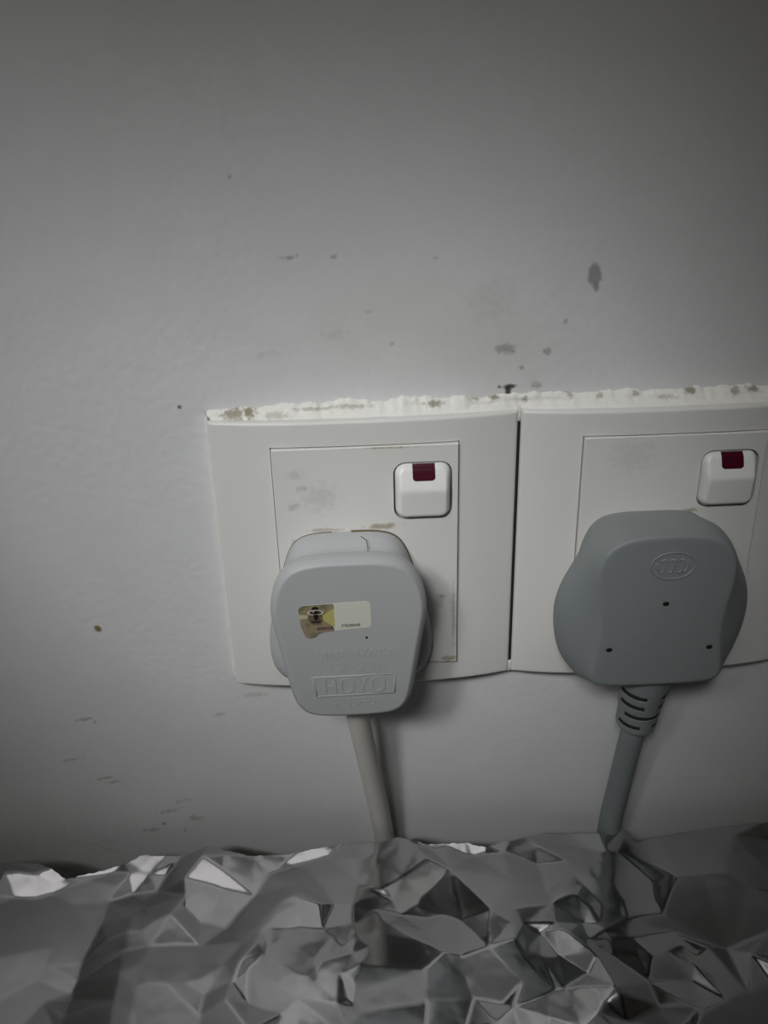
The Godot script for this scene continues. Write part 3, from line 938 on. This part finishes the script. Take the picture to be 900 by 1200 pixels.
	for t in range(0, ids.size(), 3):
		var a := spots[ids[t]]
		var b := spots[ids[t + 1]]
		var c := spots[ids[t + 2]]
		var det := (b - a).cross(c - a)
		if absf(det) < 0.2:
			continue
		var lo := a.min(b).min(c)
		var hi := a.max(b).max(c)
		for j in range(maxi(floori((lo.y - z0) / step), 0), mini(ceili((hi.y - z0) / step) + 1, h)):
			for i in range(maxi(floori((lo.x - x0) / step), 0), mini(ceili((hi.x - x0) / step) + 1, w)):
				var p := Vector2(x0 + i * step, z0 + j * step) - a
				var u := p.cross(c - a) / det
				var v := (b - a).cross(p) / det
				if u > -0.001 and v > -0.001 and u + v < 1.001:
					ht[j * w + i] = tall[ids[t]] * (1.0 - u - v) + tall[ids[t + 1]] * u + tall[ids[t + 2]] * v
					done[j * w + i] = 1
	# carry the sheet on past its outermost corners
	for j in h:
		for i in range(w / 2, w):
			if done[j * w + i] == 0 and done[j * w + i - 1] > 0: ht[j * w + i] = ht[j * w + i - 1]; done[j * w + i] = 1
		for i in range(w / 2, -1, -1):
			if done[j * w + i] == 0 and done[j * w + i + 1] > 0: ht[j * w + i] = ht[j * w + i + 1]; done[j * w + i] = 1
	for i in w:
		for j in range(h / 2, h):
			if done[j * w + i] == 0: ht[j * w + i] = ht[(j - 1) * w + i]; done[j * w + i] = 1
		for j in range(h / 2, -1, -1):
			if done[j * w + i] == 0: ht[j * w + i] = ht[(j + 1) * w + i]; done[j * w + i] = 1
	# small dents within the facets, and creases rounded a little
	var dents := FastNoiseLite.new()
	dents.seed = 17
	dents.frequency = 0.11
	dents.fractal_octaves = 3
	for j in h:
		for i in w:
			ht[j * w + i] += 0.05 * dents.get_noise_2d(i * step, j * step)
	for it in 1:
		var was := ht.duplicate()
		for j in range(1, h - 1):
			for i in range(1, w - 1):
				var k := j * w + i
				ht[k] = 0.25 * was[k] + 0.125 * (was[k - 1] + was[k + 1] + was[k - w] + was[k + w]) + 0.0625 * (was[k - w - 1] + was[k - w + 1] + was[k + w - 1] + was[k + w + 1])
	var ragged := ragged_noise(77)
	var st := begin(true)
	var front := z0 + (h - 1) * step
	var starts := PackedFloat32Array()
	for i in w:
		var x := x0 + i * step
		var e := 10.0
		for k in edge.size() - 1:
			if x >= edge[k][0] and x <= edge[k + 1][0]:
				e = lerpf(edge[k][1], edge[k + 1][1], (x - edge[k][0]) / (edge[k + 1][0] - edge[k][0]))
		starts.append(e + 0.4 * ragged.get_noise_1d(x * 2.0))
	var rows := h - 10
	var pts := PackedVector3Array()
	for j in rows:
		for i in w:
			var z := lerpf(starts[i], front, float(j) / (rows - 1))
			var v := (z - z0) / step
			var a := clampi(int(v), 0, h - 2)
			var x := x0 + i * step
			pts.append(Vector3(x, lerpf(ht[a * w + i], ht[(a + 1) * w + i], v - a) - 0.0005 * x * x, z))
	for j in rows - 1:
		for i in w - 1:
			quad(st, pts[j * w + i], pts[j * w + i + 1], pts[(j + 1) * w + i + 1], pts[(j + 1) * w + i])
	st.generate_normals()
	put("foil_sheet", st, M.foil, o)

# ---------------------------------------------------------------- light
func build_added_lamp(at: Vector3, aim: Vector3, energy: float, cone: float, label: String) -> void:  # added lamp, unseen: its narrow soft cone imitates lens vignetting
	var l := thing("added_spot_lamp", label, "lamp", at, "pair of added spot lamps")
	l.look_at_from_position(l.position, BASE + aim * K, Vector3.UP)
	var disc := PackedVector2Array()
	var rim := PackedVector2Array()
	for k in 40:
		disc.append(Vector2(sin(TAU * k / 40), cos(TAU * k / 40)) * 90.0)
	# the lamp looks along -z
	var st := begin(true)
	loft(st, [ring(disc, -1.5), ring(disc, 0.0)])
	st.generate_normals()
	var glow := mat(Color(1, 1, 1), 0.5)
	glow.emission_enabled = true
	glow.emission = Color(1.0, 0.985, 0.95)
	glow.emission_energy_multiplier = 0.6
	put("diffuser", st, glow, l)
	st = begin(true)
	loft(st, [ring(inset(disc, -6.0), 0.2), ring(inset(disc, -6.0), 22.0), ring(inset(disc, 20.0), 60.0)])
	st.generate_normals()
	put("housing", st, M.room, l)
	var s := SpotLight3D.new()
	s.name = "spot_light"
	l.add_child(s, true)
	s.position = Vector3(0, 0, -0.004)
	s.light_color = Color(0.99, 0.995, 1.0)
	s.light_energy = energy
	s.light_size = 0.098
	s.spot_range = 6.0
	s.spot_attenuation = 2.0
	s.spot_angle = cone
	s.spot_angle_attenuation = 1.0
	s.shadow_enabled = true

const FILL := 0.01

func build_added_panel(at: Vector3) -> void:  # added panel, unseen: fill light and bright reflections for the foil facets
	var l := thing("added_ceiling_panel", "wide added light panel, unseen, for fill and foil highlights over the ledge", "lamp", at)
	var st := begin(false)
	box(st, Vector3(-450, -18, -250), Vector3(450, 0, 250))
	st.generate_normals()
	var glow := mat(Color(1, 1, 1), 0.5)
	glow.emission_enabled = true
	glow.emission = Color(1.0, 0.99, 0.98)
	glow.emission_energy_multiplier = 0.39
	put("diffuser", st, glow, l)
	var a := AreaLight3D.new()
	a.name = "panel_light"
	l.add_child(a, true)
	a.position = Vector3(0, -0.024, 0)
	a.rotation.x = -PI / 2
	a.area_size = Vector2(0.9, 0.5)
	a.light_energy = FILL
	a.light_color = Color(1.0, 0.99, 0.98)
	a.area_range = 8.0
	a.shadow_enabled = true

# ---------------------------------------------------------------- scene
func _ready() -> void:
	rng.seed = 5
	var cam := Camera3D.new()
	cam.name = "camera"
	add_child(cam, true)
	cam.fov = rad_to_deg(2.0 * atan(600.0 / 1000.0))
	cam.near = 0.02
	cam.basis = Basis(Vector3.UP, -0.032952) * Basis(Vector3.RIGHT, -0.415285) * Basis(Vector3.BACK, -0.0274)
	cam.position = BASE + v3(-2.5334, 113.5565, 229.4527)
	cam.current = true

	var we := WorldEnvironment.new()
	we.name = "environment"
	var e := Environment.new()
	e.background_mode = Environment.BG_COLOR
	e.background_color = Color(0.02, 0.02, 0.022)
	e.ambient_light_source = Environment.AMBIENT_SOURCE_DISABLED
	e.tonemap_mode = Environment.TONE_MAPPER_LINEAR
	e.tonemap_exposure = 1.75
	e.sdfgi_enabled = true
	e.ssao_enabled = true
	e.ssil_enabled = true
	we.environment = e
	add_child(we, true)

	make_materials()
	build_added_lamp(Vector3(-420, 560, 640), Vector3(-54, 11, 0), 0.265, 10.0, "added unseen spot lamp imitating vignetting, above and in front of the sockets, the left one of the two")
	build_added_lamp(Vector3(-190, 560, 660), Vector3(44, 21, 0), 0.215, 9.2, "added unseen spot lamp imitating vignetting, above and in front of the sockets, the right one of the two")
	build_added_panel(Vector3(0, 1250, 310))
	build_room(Vector3(-1100, -1150, 0), Vector3(1300, 1250, 2200))

	var mould := Color(0.45, 0.40, 0.28)
	var smoke := Color(0.50, 0.50, 0.48)
	build_socket(0.0, "left wall socket, whole square white faceplate, behind the small white plug", [
		[-19.5, 28.0, 3.0, 2.0, 0.2, smoke], [-18.5, 24.0, 2.0, 1.2, 0.3, smoke], [-20.5, 18.5, 2.6, 1.4, 0.28, smoke], [-13.0, 21.0, 6.0, 5.0, 0.18, smoke],
		[-21.0, 7.0, 1.2, 1.6, 0.6, smoke], [4.0, 11.5, 5.5, 1.2, 0.6, mould], [-12.0, 11.0, 6.0, 0.7, 0.45, mould],
		[20.5, -14.0, 2.4, 3.5, 0.3, smoke], [21.3, -12.0, 1.0, 0.9, 0.6, smoke], [23.5, -34.0, 3.2, 1.2, 0.6, mould], [16.0, -35.2, 9.0, 0.5, 0.5, mould], [24.8, -20.0, 0.6, 16.0, 0.35, mould],
		[6.0, 35.2, 9.0, 0.35, 0.5, mould]], 41)
	build_socket(PITCH, "right wall socket, cut by the picture edge, behind the large grey plug", [
		[6.0, 12.5, 3.5, 0.8, 0.5, mould], [-12.0, 30.0, 8.0, 6.0, 0.12, smoke], [-24.5, -14.0, 1.0, 3.0, 0.3, smoke]], 43)
	build_white_plug()
	build_grey_plug()
	build_foil()
